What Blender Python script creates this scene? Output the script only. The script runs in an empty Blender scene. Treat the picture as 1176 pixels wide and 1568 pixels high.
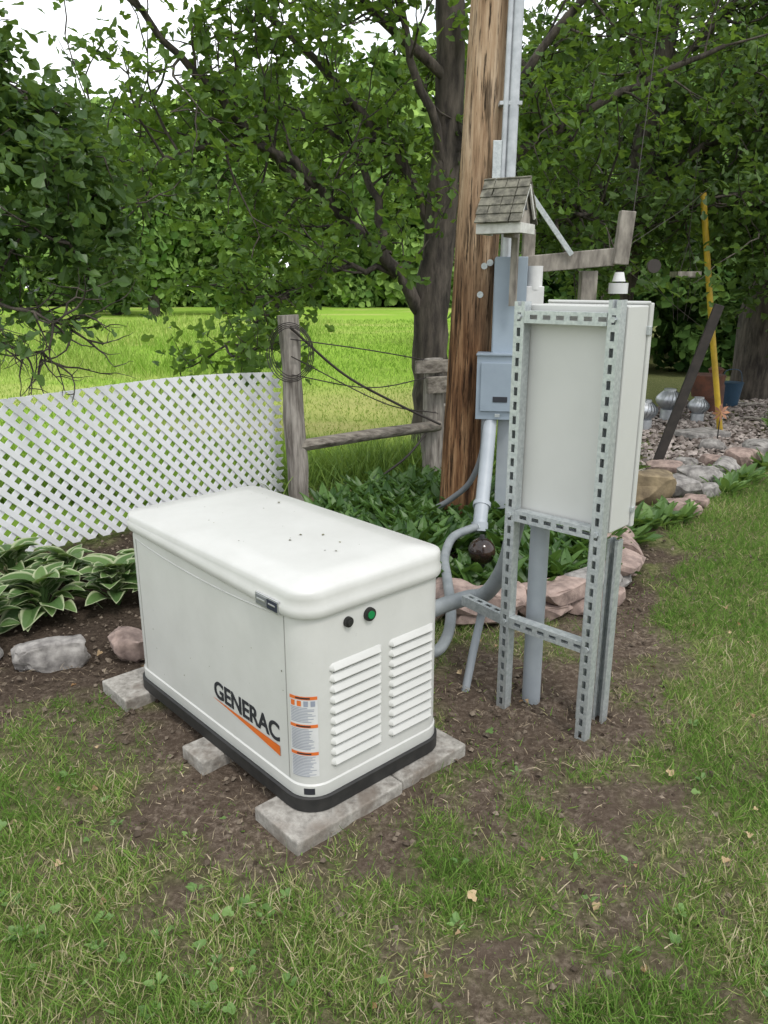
import bpy, math, random, bmesh
import numpy as np
from mathutils import Vector, Matrix, noise as mnoise

random.seed(7); RNG=np.random.default_rng(7)
scene=bpy.context.scene
rad=math.radians

# ---------------------------------------------------------------- materials
def newmat(name):
    m=bpy.data.materials.new(name); m.use_nodes=True
    nt=m.node_tree; nt.nodes.clear()
    out=nt.nodes.new('ShaderNodeOutputMaterial')
    return m,nt,out
def N(nt,t,**kw):
    n=nt.nodes.new(t)
    for k,v in kw.items():
        if k in n.inputs: n.inputs[k].default_value=v
        else: setattr(n,k,v)
    return n
def c4(c): return (c[0],c[1],c[2],1.0)
def mixc(nt,fac,a,b,mode='MIX'):
    n=nt.nodes.new('ShaderNodeMix'); n.data_type='RGBA'; n.blend_type=mode
    L=nt.links
    for sock,v in ((n.inputs[0],fac),(n.inputs[6],a),(n.inputs[7],b)):
        if hasattr(v,'is_linked') or hasattr(v,'links'): L.new(v,sock)
        elif isinstance(v,(int,float)): sock.default_value=v
        else: sock.default_value=c4(v)
    return n.outputs[2]
def ramp(nt,fac,stops):
    n=nt.nodes.new('ShaderNodeValToRGB'); nt.links.new(fac,n.inputs[0])
    e=n.color_ramp.elements
    while len(e)<len(stops): e.new(0.5)
    for i,(p,c) in enumerate(stops):
        e[i].position=p; e[i].color=c4(c) if not isinstance(c,(int,float)) else (c,c,c,1)
    return n.outputs[0]
def noisetex(nt,scale=5,detail=4,rough=.6,vec=None,stretch=None):
    tc=nt.nodes.new('ShaderNodeTexCoord')
    v=tc.outputs['Object']
    if stretch:
        mp=nt.nodes.new('ShaderNodeMapping'); mp.inputs['Scale'].default_value=stretch
        nt.links.new(v,mp.inputs[0]); v=mp.outputs[0]
    n=N(nt,'ShaderNodeTexNoise'); n.inputs['Scale'].default_value=scale
    n.inputs['Detail'].default_value=detail; n.inputs['Roughness'].default_value=rough
    nt.links.new(v,n.inputs['Vector'])
    return n.outputs['Fac']
def bump(nt,h,strength=.3,dist=.01):
    b=nt.nodes.new('ShaderNodeBump'); b.inputs['Strength'].default_value=strength; b.inputs['Distance'].default_value=dist
    nt.links.new(h,b.inputs['Height']); return b.outputs[0]
def pmat(name,c1,c2=None,rough=.6,metal=0,scale=8,stretch=None,bs=.2,bd=.005,lo=.35,hi=.65,spec=.5,detail=5):
    m,nt,out=newmat(name)
    p=N(nt,'ShaderNodeBsdfPrincipled'); p.inputs['Roughness'].default_value=rough; p.inputs['Metallic'].default_value=metal
    p.inputs['Specular IOR Level'].default_value=spec
    if c2 is None: c2=tuple(x*.85 for x in c1)
    f=noisetex(nt,scale,detail,.6,stretch=stretch)
    col=ramp(nt,f,[(lo,c2),(hi,c1)])
    nt.links.new(col,p.inputs['Base Color'])
    if bs>0: nt.links.new(bump(nt,f,bs,bd),p.inputs['Normal'])
    nt.links.new(p.outputs[0],out.inputs[0])
    return m
def leafmat(name,dark,light,trans=.35,rough=.5,edge=None):
    m,nt,out=newmat(name)
    a=N(nt,'ShaderNodeAttribute'); a.attribute_name='rnd'
    col=ramp(nt,a.outputs['Fac'],[(0,dark),(.6,tuple((x+y)/2 for x,y in zip(dark,light))),(1,light)])
    if edge:
        e=N(nt,'ShaderNodeAttribute'); e.attribute_name='edge'
        ef=ramp(nt,e.outputs['Fac'],[(.62,0.0),(.8,1.0)])
        col=mixc(nt,ef,col,edge)
    p=N(nt,'ShaderNodeBsdfPrincipled'); p.inputs['Roughness'].default_value=rough
    p.inputs['Specular IOR Level'].default_value=.35
    nt.links.new(col,p.inputs['Base Color'])
    if trans>0:
        t=N(nt,'ShaderNodeBsdfTranslucent')
        tc=mixc(nt,.6,col,(light[0]*1.9,light[1]*1.7,light[2]*.9))
        nt.links.new(tc,t.inputs[0])
        mx=N(nt,'ShaderNodeMixShader'); mx.inputs[0].default_value=trans
        nt.links.new(p.outputs[0],mx.inputs[1]); nt.links.new(t.outputs[0],mx.inputs[2])
        nt.links.new(mx.outputs[0],out.inputs[0])
    else: nt.links.new(p.outputs[0],out.inputs[0])
    return m
def diffmat(name,dark,light):
    m,nt,out=newmat(name); a=N(nt,'ShaderNodeAttribute'); a.attribute_name='rnd'
    col=ramp(nt,a.outputs['Fac'],[(0,dark),(.6,tuple((x+y)/2 for x,y in zip(dark,light))),(1,light)])
    d=N(nt,'ShaderNodeBsdfDiffuse'); nt.links.new(col,d.inputs[0]); nt.links.new(d.outputs[0],out.inputs[0]); return m

# ---------------------------------------------------------------- mesh builder
class MB:
    def __init__(s): s.V=[];s.n=0;s.L=[];s.S=[];s.M=[];s.R=[];s.SM=[];s.E=[]
    def raw(s,V,F,mat=0,rnd=.5,smooth=False,edge=None):
        V=np.asarray(V,dtype=np.float64).reshape(-1,3)
        s.V.append(V)
        if isinstance(F,np.ndarray):
            m,k=F.shape; s.L.append((F+s.n).ravel()); s.S.append(np.full(m,k)); 
        else:
            m=len(F); s.L.append(np.array([i+s.n for f in F for i in f])); s.S.append(np.array([len(f) for f in F]))
        s.M.append(np.full(m,mat)); s.SM.append(np.full(m,smooth))
        s.R.append(np.full(m,rnd) if np.isscalar(rnd) else np.asarray(rnd))
        s.E.append(np.zeros(len(V)) if edge is None else np.asarray(edge))
        s.n+=len(V)
    def box(s,c,size,R=None,mat=0,rnd=.5):
        h=np.array(size)/2
        v=np.array([(x,y,z) for x in(-1,1) for y in(-1,1) for z in(-1,1)])*h
        if R is not None: v=v@np.array(R).T
        v=v+np.array(c)
        s.raw(v,[(0,1,3,2),(4,6,7,5),(0,4,5,1),(2,3,7,6),(0,2,6,4),(1,5,7,3)],mat,rnd)
    def tube(s,pts,radii,sides=8,mat=0,caps=True,rnd=.5,smooth=True,wob=0):
        P=np.array(pts,dtype=float); n=len(P)
        if np.isscalar(radii): radii=[radii]*n
        T=np.gradient(P,axis=0); T/=np.linalg.norm(T,axis=1)[:,None]+1e-9
        ref=np.array([0,0,1.]) if abs(T[0][2])<.9 else np.array([1.,0,0])
        u=np.cross(T[0],ref); u/=np.linalg.norm(u)
        ang=np.linspace(0,2*np.pi,sides,endpoint=False); V=[]
        for i in range(n):
            u=u-T[i]*np.dot(u,T[i]); u/=np.linalg.norm(u)+1e-9
            w=np.cross(T[i],u)
            rr=radii[i]*(1+(RNG.uniform(-wob,wob,sides) if wob else 0))
            V.append(P[i]+(np.cos(ang)[:,None]*u+np.sin(ang)[:,None]*w)*np.reshape(rr,(-1,1)))
        F=[]
        idx=np.arange(sides); nx=(idx+1)%sides
        F=np.concatenate([np.stack([i*sides+idx,i*sides+nx,(i+1)*sides+nx,(i+1)*sides+idx],1) for i in range(n-1)])
        V=np.concatenate(V)
        s.raw(V,F,mat,rnd,smooth)
        if caps:
            s.raw(V[:sides],[tuple(range(sides))[::-1]],mat,rnd); s.raw(V[-sides:],[tuple(range(sides))],mat,rnd)
    def scatter(s,tv,tf,pos,nrm,tip,scale,mat=0,rnd=None,edge=None,widths=None):
        tv=np.asarray(tv,float); n=len(pos)
        nrm=nrm/(np.linalg.norm(nrm,axis=1)[:,None]+1e-9)
        tip=tip-nrm*np.sum(tip*nrm,1)[:,None]; tip/=np.linalg.norm(tip,axis=1)[:,None]+1e-9
        side=np.cross(tip,nrm)
        sc=np.asarray(scale).reshape(-1,1,1)*np.ones((n,1,1))
        w=1.0 if widths is None else np.asarray(widths).reshape(-1,1,1)
        V=(tv[None,:,0:1]*side[:,None,:]*w+tv[None,:,1:2]*tip[:,None,:]+tv[None,:,2:3]*nrm[:,None,:])*sc+pos[:,None,:]
        k=len(tv)
        if rnd is None: rnd=RNG.random(n)
        off=(np.arange(n)*k)[:,None]
        base=s.n; s.V.append(V.reshape(-1,3)); s.n+=n*k
        s.E.append(np.zeros(n*k) if edge is None else np.tile(np.asarray(edge,float),n))
        for f in tf:
            s.L.append((np.array(f)[None,:]+off+base).ravel()); s.S.append(np.full(n,len(f)))
            s.M.append(np.full(n,mat)); s.R.append(rnd); s.SM.append(np.full(n,False))
    def build(s,name,mats,loc=(0,0,0),rot=(0,0,0),parent=None,bevel=0,sharp=None,seg=2):
        me=bpy.data.meshes.new(name)
        V=np.concatenate(s.V); L=np.concatenate(s.L).astype(np.int32); S=np.concatenate(s.S).astype(np.int32)
        me.vertices.add(len(V)); me.vertices.foreach_set('co',V.ravel().astype(np.float32))
        me.loops.add(len(L)); me.loops.foreach_set('vertex_index',L)
        me.polygons.add(len(S)); st=np.concatenate([[0],np.cumsum(S)[:-1]]).astype(np.int32)
        me.polygons.foreach_set('loop_start',st); me.polygons.foreach_set('loop_total',S)
        me.polygons.foreach_set('material_index',np.concatenate(s.M).astype(np.int32))
        me.update(calc_edges=True)
        me.polygons.foreach_set('use_smooth',np.concatenate(s.SM).astype(bool))
        a=me.attributes.new('rnd','FLOAT','FACE'); a.data.foreach_set('value',np.concatenate(s.R).astype(np.float32))
        E=np.concatenate(s.E)
        if E.any():
            a=me.attributes.new('edge','FLOAT','POINT'); a.data.foreach_set('value',E.astype(np.float32))
        for m in mats: me.materials.append(m)
        me.validate()
        if sharp: me.set_sharp_from_angle(angle=rad(sharp))
        o=bpy.data.objects.new(name,me); scene.collection.objects.link(o)
        o.location=loc; o.rotation_euler=rot
        if parent: o.parent=parent
        if bevel:
            b=o.modifiers.new('b','BEVEL'); b.width=bevel; b.segments=seg; b.limit_method='ANGLE'; b.angle_limit=rad(40)
        return o
def empty(name,loc=(0,0,0),rot=(0,0,0)):
    e=bpy.data.objects.new(name,None); scene.collection.objects.link(e); e.location=loc; e.rotation_euler=rot; e.empty_display_size=.1
    return e
def Rz(a): c,s=math.cos(a),math.sin(a); return np.array([[c,-s,0],[s,c,0],[0,0,1]])
def Rx(a): c,s=math.cos(a),math.sin(a); return np.array([[1,0,0],[0,c,-s],[0,s,c]])
def Ry(a): c,s=math.cos(a),math.sin(a); return np.array([[c,0,s],[0,1,0],[-s,0,c]])
def smooth_path(pts,n=8):
    P=[np.array(p,float) for p in pts]; P=[2*P[0]-P[1]]+P+[2*P[-1]-P[-2]]; out=[]
    for i in range(1,len(P)-2):
        for k in range(n):
            t=k/n; a,b,c,d=P[i-1],P[i],P[i+1],P[i+2]
            out.append(.5*((2*b)+(-a+c)*t+(2*a-5*b+4*c-d)*t*t+(-a+3*b-3*c+d)*t**3))
    out.append(P[-2]); return out

_tab=RNG.random((256,256))
def vn(x,y,s):
    x=np.asarray(x)*s+1000.3; y=np.asarray(y)*s+1000.7
    xi=np.floor(x).astype(int); yi=np.floor(y).astype(int); fx=x-xi; fy=y-yi
    fx=fx*fx*(3-2*fx); fy=fy*fy*(3-2*fy)
    g=lambda a,b:_tab[a%256,b%256]
    return (g(xi,yi)*(1-fx)+g(xi+1,yi)*fx)*(1-fy)+(g(xi,yi+1)*(1-fx)+g(xi+1,yi+1)*fx)*fy
def fbm(x,y,s,o=4):
    r=0;a=1;t=0
    for i in range(o): r=r+a*vn(x+i*17.1,y-i*9.7,s*2**i); t+=a; a*=.55
    return r/t

# ---------------------------------------------------------------- ground masks
def sm(a,b,x): t=np.clip((x-a)/(b-a),0,1); return t*t*(3-2*t)
def gs(x,y,cx,cy,rx,ry,rot=0):
    c,s=math.cos(rot),math.sin(rot); dx=x-cx; dy=y-cy
    u=(dx*c+dy*s)/rx; v=(-dx*s+dy*c)/ry
    return np.exp(-(u*u+v*v)**1.3)
def soil_amount(x,y):
    d=np.maximum.reduce([1.0*gs(x,y,.55,2.75,.55,.52,.3), 1.0*gs(x,y,1.15,3.7,.34,1.0,-.25), .95*gs(x,y,-.30,2.62,.78,.64,-.8),
        1.05*gs(x,y,-1.6,3.35,1.1,.64,-.25), .32*gs(x,y,.15,1.9,.6,.32), .45*gs(x,y,.75,2.2,.45,.35), .22*gs(x,y,.35,1.5,.5,.3), .95*gs(x,y,.6,4.6,1.5,1.0), 1.0*gs(x,y,-1.3,4.5,1.4,1.0,.8),
        1.0*gs(x,y,3.3,8.0,1.7,1.3,.5), .9*gs(x,y,1.6,5.6,.7,1.0,-.5)])
    return d
def bed_amount(x,y):
    return np.maximum.reduce([gs(x,y,-1.6,3.45,1.1,.7,-.25),gs(x,y,.6,4.7,1.4,.95),gs(x,y,-1.3,4.5,1.4,1.0,.8)])
def field_amount(x,y):
    line=y-(5.9+.35*(x+.8)*(x>-.8)+1.14*(x+.8)*(x<=-.8))
    return sm(0,.6,line)*sm(3.0,1.4,x-(y-6)*.12)
def field_dry(x,y): return np.clip(.8*gs(x,y,.1,10.5,2.4,2.2)+.3*gs(x,y,-9,30,9,8)+.45*sm(.55,.7,fbm(x,y*2.2,.22,3)),0,1)
def grass_raw(x,y):
    n=fbm(x,y,1.7,4); n2=fbm(x+31,y+5,6.5,3); n3=fbm(x+11,y+3,17,2)
    g=.93-soil_amount(x,y)*1.05+ (n-.5)*1.15+(n2-.5)*1.1+(n3-.5)*.5
    return g+.30*sm(1.2,2.0,x)*sm(2.0,3.0,y)*(1-gs(x,y,3.3,8.0,1.7,1.3,.5))
def grass_amount(x,y):
    return np.maximum(sm(.15,.90,grass_raw(x,y)),field_amount(x,y))

# ---------------------------------------------------------------- ground
def make_ground():
    n=560
    s=np.linspace(-1,1,n); k=6.2
    gx=260*np.sinh(k*s)/np.sinh(k)+.2; gy=260*np.sinh(k*s)/np.sinh(k)+2.4
    X,Y=np.meshgrid(gx,gy,indexing='xy')
    near=np.exp(-((X/14)**2+((Y-3)/14)**2))
    soil=soil_amount(X,Y)
    Z=((fbm(X,Y,2.0,3)-.5)*.04+(fbm(X+7,Y,14,3)-.5)*(.014+.026*np.clip(soil,0,1)))*near
    pad=gs(X,Y,-.4,2.7,.9,.8,0); Z=Z*(1-.7*pad)-.008
    V=np.stack([X,Y,Z],-1).reshape(-1,3)
    i=np.arange(n-1); I,J=np.meshgrid(i,i,indexing='xy'); a=(J*n+I).ravel()
    F=np.stack([a,a+1,a+n+1,a+n],1)
    me=bpy.data.meshes.new('ground')
    me.vertices.add(len(V)); me.vertices.foreach_set('co',V.ravel().astype(np.float32))
    me.loops.add(F.size); me.loops.foreach_set('vertex_index',F.ravel().astype(np.int32))
    me.polygons.add(len(F)); me.polygons.foreach_set('loop_start',(np.arange(len(F))*4).astype(np.int32)); me.polygons.foreach_set('loop_total',np.full(len(F),4,dtype=np.int32))
    me.update(calc_edges=True); me.polygons.foreach_set('use_smooth',np.ones(len(F),bool))
    for nm,arr in (('grass',grass_amount(X,Y)),('bed',bed_amount(X,Y)),('field',field_amount(X,Y)),('dry',field_dry(X,Y))):
        at=me.attributes.new(nm,'FLOAT','POINT'); at.data.foreach_set('value',np.asarray(arr).ravel().astype(np.float32))
    m,nt,out=newmat('ground_soil_grass'); L=nt.links
    p=N(nt,'ShaderNodeBsdfDiffuse')
    def at(nm):
        a=N(nt,'ShaderNodeAttribute'); a.attribute_name=nm; return a.outputs['Fac']
    n1=noisetex(nt,3.5,4,.65); n2=noisetex(nt,45,5,.75)
    dirt=ramp(nt,n2,[(.3,(.045,.033,.025)),(.5,(.115,.088,.068)),(.70,(.27,.22,.175))])
    dirt2=mixc(nt,ramp(nt,n1,[(.38,0.),(.62,.75)]),dirt,(.085,.064,.049))
    mulch=ramp(nt,n2,[(.3,(.024,.018,.014)),(.7,(.095,.073,.057))])
    d=mixc(nt,at('bed'),dirt2,mulch)
    gr=ramp(nt,n2,[(.3,(.055,.068,.025)),(.5,(.125,.142,.055)),(.7,(.25,.23,.12))])
    d=mixc(nt,at('grass'),d,gr)
    fl=mixc(nt,ramp(nt,n1,[(.3,.0),(.7,1.)]),(.27,.42,.06),(.18,.31,.045))
    fl=mixc(nt,at('dry'),fl,(.46,.44,.17))
    d=mixc(nt,at('field'),d,fl)
    L.new(d,p.inputs['Color'])
    L.new(bump(nt,n2,.9,.016),p.inputs['Normal'])
    L.new(p.outputs[0],out.inputs[0])
    me.materials.append(m)
    o=bpy.data.objects.new('ground',me); scene.collection.objects.link(o)
make_ground()

# ---------------------------------------------------------------- grass blades
blade_v=[(-.5,0,0),(.5,0,0),(.36,.55,.10),(-.36,.55,.10),(0,1,.38)]
blade_f=[(0,1,2,3),(3,2,4)]
def blades(name,x,y,h,w,mat,rnd,lean=.45,z=-.006):
    n=len(x); mb=MB()
    tip=np.stack([RNG.normal(0,lean,n),RNG.normal(0,lean,n),np.ones(n)],1)
    nr=np.stack([RNG.normal(0,1,n),RNG.normal(0,1,n),RNG.normal(0,.2,n)],1)
    pos=np.stack([x,y,np.full(n,z)],1)
    mb.scatter(blade_v,blade_f,pos,nr,tip,h,0,rnd,widths=w/h)
    return mb.build(name,[mat])
def m_rampgrass():
    m,nt,out=newmat('lawn_blade'); a=N(nt,'ShaderNodeAttribute'); a.attribute_name='rnd'
    col=ramp(nt,a.outputs['Fac'],[(0,(.085,.165,.032)),(.34,(.17,.30,.060)),(.56,(.27,.37,.10)),(.76,(.44,.40,.21)),(1,(.62,.54,.37))])
    p=N(nt,'ShaderNodeBsdfDiffuse')
    t=N(nt,'ShaderNodeBsdfTranslucent'); nt.links.new(col,t.inputs[0]); nt.links.new(col,p.inputs[0])
    mx=N(nt,'ShaderNodeMixShader'); mx.inputs[0].default_value=.3
    nt.links.new(p.outputs[0],mx.inputs[1]); nt.links.new(t.outputs[0],mx.inputs[2]); nt.links.new(mx.outputs[0],out.inputs[0]); return m
m_lawn=m_rampgrass()
n=460000
yy=1.0+7.0*RNG.random(n)**1.6; xx=(RNG.random(n)-.5)*2*(.62*yy+.5)
g=grass_amount(xx,yy)
loc=np.array([-.23,1.975]); a=rad(42.5); S_=np.array([math.cos(a),math.sin(a)]); L_=np.array([-math.sin(a),math.cos(a)])
w_=(xx-loc[0])*S_[0]+(yy-loc[1])*S_[1]; s_=(xx-loc[0])*L_[0]+(yy-loc[1])*L_[1]
inside=(w_>-.08)&(w_<.67)&(s_>-.06)&(s_<1.25)
clump=sm(.30,.62,fbm(xx+3,yy+9,26,2))
keep=(RNG.random(n)<g**1.3*(.40+.60*clump)+.04)&(~inside)&(bed_amount(xx,yy)<.45)&(field_amount(xx,yy)<.5)
xx=xx[keep];yy=yy[keep];g=g[keep]
dry=fbm(xx+50,yy,1.5,4)
dryb=sm(.38,.66,dry+.10*sm(.2,1.4,xx)*sm(4.0,3.0,yy)-.08*sm(-.3,-1.,xx)-.14*sm(3.0,4.2,yy))
r=np.clip(RNG.random(len(xx))*.40+dryb*.36*RNG.random(len(xx))+(RNG.random(len(xx))<(.10+.26*dryb))*.45,0,1)
h=RNG.gamma(4,.0088,len(xx))*(.5+.65*g); h=np.clip(h,.010,.085)
blades('lawn_grass',xx,yy,h,RNG.uniform(.0014,.0034,len(xx))*(1+.14*yy),m_lawn,r,lean=.85)
# meadow
n=110000
yy=5.6+30*RNG.random(n)**1.8; xx=RNG.uniform(-1,1,n)*(.65*yy)-.10*yy
keep=field_amount(xx,yy)>.5; xx=xx[keep];yy=yy[keep]
tall=fbm(xx,yy,.5,3); fd_=field_dry(xx,yy)
h=RNG.uniform(.05,.17,len(xx))*(.5+2.0*sm(.42,.62,tall)*sm(-1.,-3.,xx))*(1+yy*.02)*(1-.6*fd_)
m_mead=diffmat('meadow_blade',(.19,.33,.045),(.50,.53,.19))
blades('meadow_grass',xx,yy,h,.004+yy*.0007,m_mead,np.clip(fbm(xx,yy,.6,4)*.9-.25+.5*fd_+RNG.normal(0,.16,len(xx)),0,1),lean=.4)

leaf_v=[(0,0,0),(-.16,.18,.05),(-.13,.36,.04),(-.34,.58,.09),(-.24,.82,.06),(0,1,-.04),(.16,.18,.05),(.13,.36,.04),(.34,.58,.09),(.24,.82,.06),(0,.5,-.02)]
leaf_f=[(0,10,2,1),(10,5,4,3,2),(0,6,7,10),(10,7,8,9,5)]
dia_v=[(0,0,0),(.36,.5,.10),(0,1,0),(-.36,.5,.10)]
dia_f=[(0,1,2,3)]
clump_v=[(0,0,0),(.45,.25,.12),(.30,.75,.05),(0,1,0),(-.45,.7,.12),(-.32,.2,.0)]
clump_f=[(0,1,2,3),(0,3,4,5)]
def ground_debris():
    n=16000; x=RNG.uniform(-2.2,2.2,n); y=RNG.uniform(1.1,4.6,n)
    k=(RNG.random(n)<.5+.5*soil_amount(x,y))&(bed_amount(x,y)<.8); x=x[k];y=y[k]; n=len(x)
    mb=MB(); ang=RNG.uniform(0,2*np.pi,n)
    mb.scatter([(-.5,0,0),(.5,0,0),(.4,.5,.08),(-.4,.5,.08),(0,1,0)],blade_f,np.stack([x,y,RNG.uniform(.0,.012,n)],1),
      np.stack([RNG.normal(0,.25,n),RNG.normal(0,.25,n),np.ones(n)],1),np.stack([np.cos(ang),np.sin(ang),RNG.normal(0,.12,n)],1),RNG.uniform(.008,.042,n),0,widths=RNG.uniform(.03,.08,n))
    mb.build('dead_grass_litter',[diffmat('straw',(.12,.09,.06),(.46,.38,.27))])
    n=16000; x=RNG.uniform(-2.4,2.4,n); y=RNG.uniform(1.1,5.,n)
    k=RNG.random(n)<soil_amount(x,y)**1.2*.9+.1; x=x[k];y=y[k]; n=len(x)
    ico=[(0,0,1),(.9,0,.2),(.2,.8,.3),(-.7,.5,.1),(-.7,-.5,.25),(.3,-.85,.1)]
    f=[(0,1,2),(0,2,3),(0,3,4),(0,4,5),(0,5,1)]
    mb=MB(); ang=RNG.uniform(0,6.28,n)
    mb.scatter(ico,f,np.stack([x,y,np.full(n,-.006)],1),np.stack([RNG.normal(0,.3,n),RNG.normal(0,.3,n),np.ones(n)],1),np.stack([np.cos(ang),np.sin(ang),np.zeros(n)],1),.003+.013*RNG.random(n)**3,0)
    mb.build('soil_clods',[diffmat('clod',(.042,.031,.024),(.22,.18,.14))])
    n=90; x=RNG.uniform(-1.6,1.8,n); y=RNG.uniform(1.2,3.8,n); k=(bed_amount(x,y)<.9); w_=(x-loc[0])*S_[0]+(y-loc[1])*S_[1]; s_=(x-loc[0])*L_[0]+(y-loc[1])*L_[1]; k&=~((w_>-.15)&(w_<.8)&(s_>-.15)&(s_<1.3))
    x=x[k];y=y[k];n=len(x); ang=RNG.uniform(0,6.28,n)
    mb=MB(); mb.scatter([(v[0]*1.5,v[1],v[2]*3) for v in leaf_v],leaf_f,np.stack([x,y,RNG.uniform(.006,.018,n)],1),np.stack([RNG.normal(0,.5,n),RNG.normal(0,.5,n),np.ones(n)],1),np.stack([np.cos(ang),np.sin(ang),np.zeros(n)],1),RNG.uniform(.012,.034,n),0)
    mb.build('dry_leaves',[diffmat('dry_leaf',(.20,.12,.06),(.55,.43,.27))])
ground_debris()

# ---------------------------------------------------------------- foliage
m_bark=pmat('oak_bark',(.105,.088,.072),(.022,.018,.015),.95,scale=14,stretch=(1,1,.22),bs=1,bd=.03)
m_leafA=leafmat('oak_leaf',(.030,.068,.017),(.15,.26,.050),.44)
m_leafB=leafmat('shade_leaf',(.025,.057,.016),(.12,.205,.046),.38)
m_leafN=leafmat('near_leaf',(.032,.070,.024),(.115,.20,.052),.34,rough=.36)
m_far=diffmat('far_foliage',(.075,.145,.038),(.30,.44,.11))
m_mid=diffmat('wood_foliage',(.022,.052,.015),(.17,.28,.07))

def grow(mb,p,d,L,r,depth,leafp,nc=4,wig=.35,trop=(0,0,.05),sides=5):
    nseg=5; p=np.array(p,float); d=np.array(d,float); d/=np.linalg.norm(d); pts=[p.copy()]; dirs=[d]
    for i in range(nseg):
        d=d+RNG.normal(0,wig,3)*.5+np.array(trop); d/=np.linalg.norm(d); p=p+d*L/nseg; pts.append(p.copy()); dirs.append(d)
    mb.tube(pts,[r*(1-.7*i/nseg) for i in range(nseg+1)],sides,0,False)
    if depth==0:
        for q in pts[2:]: leafp.append(q)
        return
    for k in range(nc):
        i=min(nseg,1+int((k+RNG.random())*nseg/nc)); dd=dirs[i]+RNG.normal(0,.75,3)
        grow(mb,pts[i],dd,L*RNG.uniform(.45,.7),r*.5,depth-1,leafp,nc,wig,trop,4)
def put_leaves(mb,leafp,per,spread,size,tv,tf,mat=1,up=.8,droop=.5):
    P=np.repeat(np.array(leafp),per,0); n=len(P)
    P=P+RNG.normal(0,spread,(n,3))
    nr=RNG.normal(0,.65,(n,3)); nr[:,2]+=up
    tip=RNG.normal(0,1,(n,3)); tip[:,2]-=droop
    base=np.repeat(RNG.random(len(leafp)),per)
    mb.scatter(tv,tf,P,nr,tip,RNG.uniform(.6,1.15,n)*size,mat,np.clip(base*.5+RNG.random(n)*.5,0,1))
def oak(name,trunk,trunk_r,limbs,per,size,lmat,sub=(.9,.022),spawn=2,depth=1,nc=4,tv=leaf_v,tf=leaf_f,spread=.07,skip=1,trop=(0,0,.03),wob=.12):
    mb=MB(); lp=[]
    tp=smooth_path(trunk,5); mb.tube(tp,np.linspace(trunk_r[0],trunk_r[1],len(tp)),14,0,True,wob=wob)
    for lim,r0,r1 in limbs:
        P=smooth_path(lim,4); P=[q+RNG.normal(0,.02,3) for q in P]
        mb.tube(P,np.linspace(r0,r1,len(P)),8,0,True,wob=.08)
        for i in range(skip,len(P)):
            for k in range(spawn if isinstance(spawn,int) else int(spawn+RNG.random())):
                t=P[i]-P[i-1]; t/=np.linalg.norm(t)
                d=t*.5+RNG.normal(0,.8,3)+np.array([0,0,.1])
                grow(mb,P[i],d,sub[0]*RNG.uniform(.6,1.2),sub[1],depth,lp,nc,.4,trop)
    put_leaves(mb,lp,per,spread,size,tv,tf)
    return mb.build(name,[m_bark,lmat])

oak('oak_tree',[(.44,7.25,-.1),(.44,7.22,.6),(.42,7.2,1.3),(.50,7.2,2.2),(.55,7.15,3.2),(.50,7.1,4.6),(.58,7.1,6.2)],(.185,.085),
 [([(.36,7.2,1.30),(.04,7.0,1.78),(-.44,6.8,2.25),(-.98,6.5,2.70),(-1.35,6.3,3.05),(-1.8,6.1,3.5)],.065,.02),
  ([(-.6,6.75,2.35),(-1.0,6.5,2.60),(-1.4,6.3,2.56),(-1.8,6.2,2.40),(-2.15,6.1,2.48)],.032,.012),
  ([(.15,7.1,1.65),(-.3,6.9,1.72),(-.75,6.7,1.5),(-1.1,6.5,1.22),(-1.3,6.4,1.10)],.03,.01),
  ([(.48,7.2,1.9),(.2,7.3,2.5),(-.3,7.4,3.1),(-.9,7.4,3.7),(-1.6,7.3,4.3)],.055,.02),
  ([(.54,7.15,2.5),(.3,6.9,3.1),(.1,6.7,3.7),(-.2,6.5,4.5)],.04,.02),
  ([(.47,7.2,1.8),(1.0,7.4,2.5),(1.6,7.6,2.95),(2.3,7.7,3.3),(3.0,7.7,3.6)],.055,.02),
  ([(.55,7.15,2.6),(1.1,7.0,3.2),(1.7,6.9,3.9),(2.2,6.8,4.5)],.045,.02),
  ([(.54,7.1,3.2),(-.3,6.8,3.75),(-1.2,6.4,4.0),(-2.0,6.1,4.05)],.045,.02),
  ([(.0,7.0,1.85),(-.1,7.3,2.4),(-.5,7.6,2.9),(-1.1,7.8,3.2)],.04,.015),
 ],5,.105,m_leafA,sub=(.75,.012),spawn=1.2,depth=1,nc=4,skip=3,spread=.055)
oak('oak_tree',[(2.9,10.2,-.1),(2.95,10.1,1.5),(3.1,10,3),(3.2,10,5),(3.1,10,7)],(.22,.12),
 [([(3.0,10.1,2.0),(2.3,9.6,2.9),(1.7,9.2,3.5),(1.1,9,4.2)],.07,.02),
  ([(3.1,10,2.6),(3.8,9.5,3.2),(4.5,9.0,3.4),(5.2,8.7,3.3)],.07,.02),
  ([(3.0,10,1.8),(2.4,9.2,2.2),(2.1,8.6,2.3),(1.7,8.2,2.2)],.05,.015),
  ([(3.1,10,3.5),(2.6,9.2,4.2),(2.3,8.5,4.8)],.06,.02),
  ([(3.1,10,2.2),(3.6,9.3,2.5),(3.9,8.8,2.5),(4.3,8.4,2.3)],.05,.015),
  ([(3.15,10,3.8),(3.9,9.6,4.6),(4.6,9.2,5.2)],.06,.02)],8,.12,m_leafB,sub=(1.1,.018),spawn=1.5,depth=1,nc=4,spread=.09)
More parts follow.
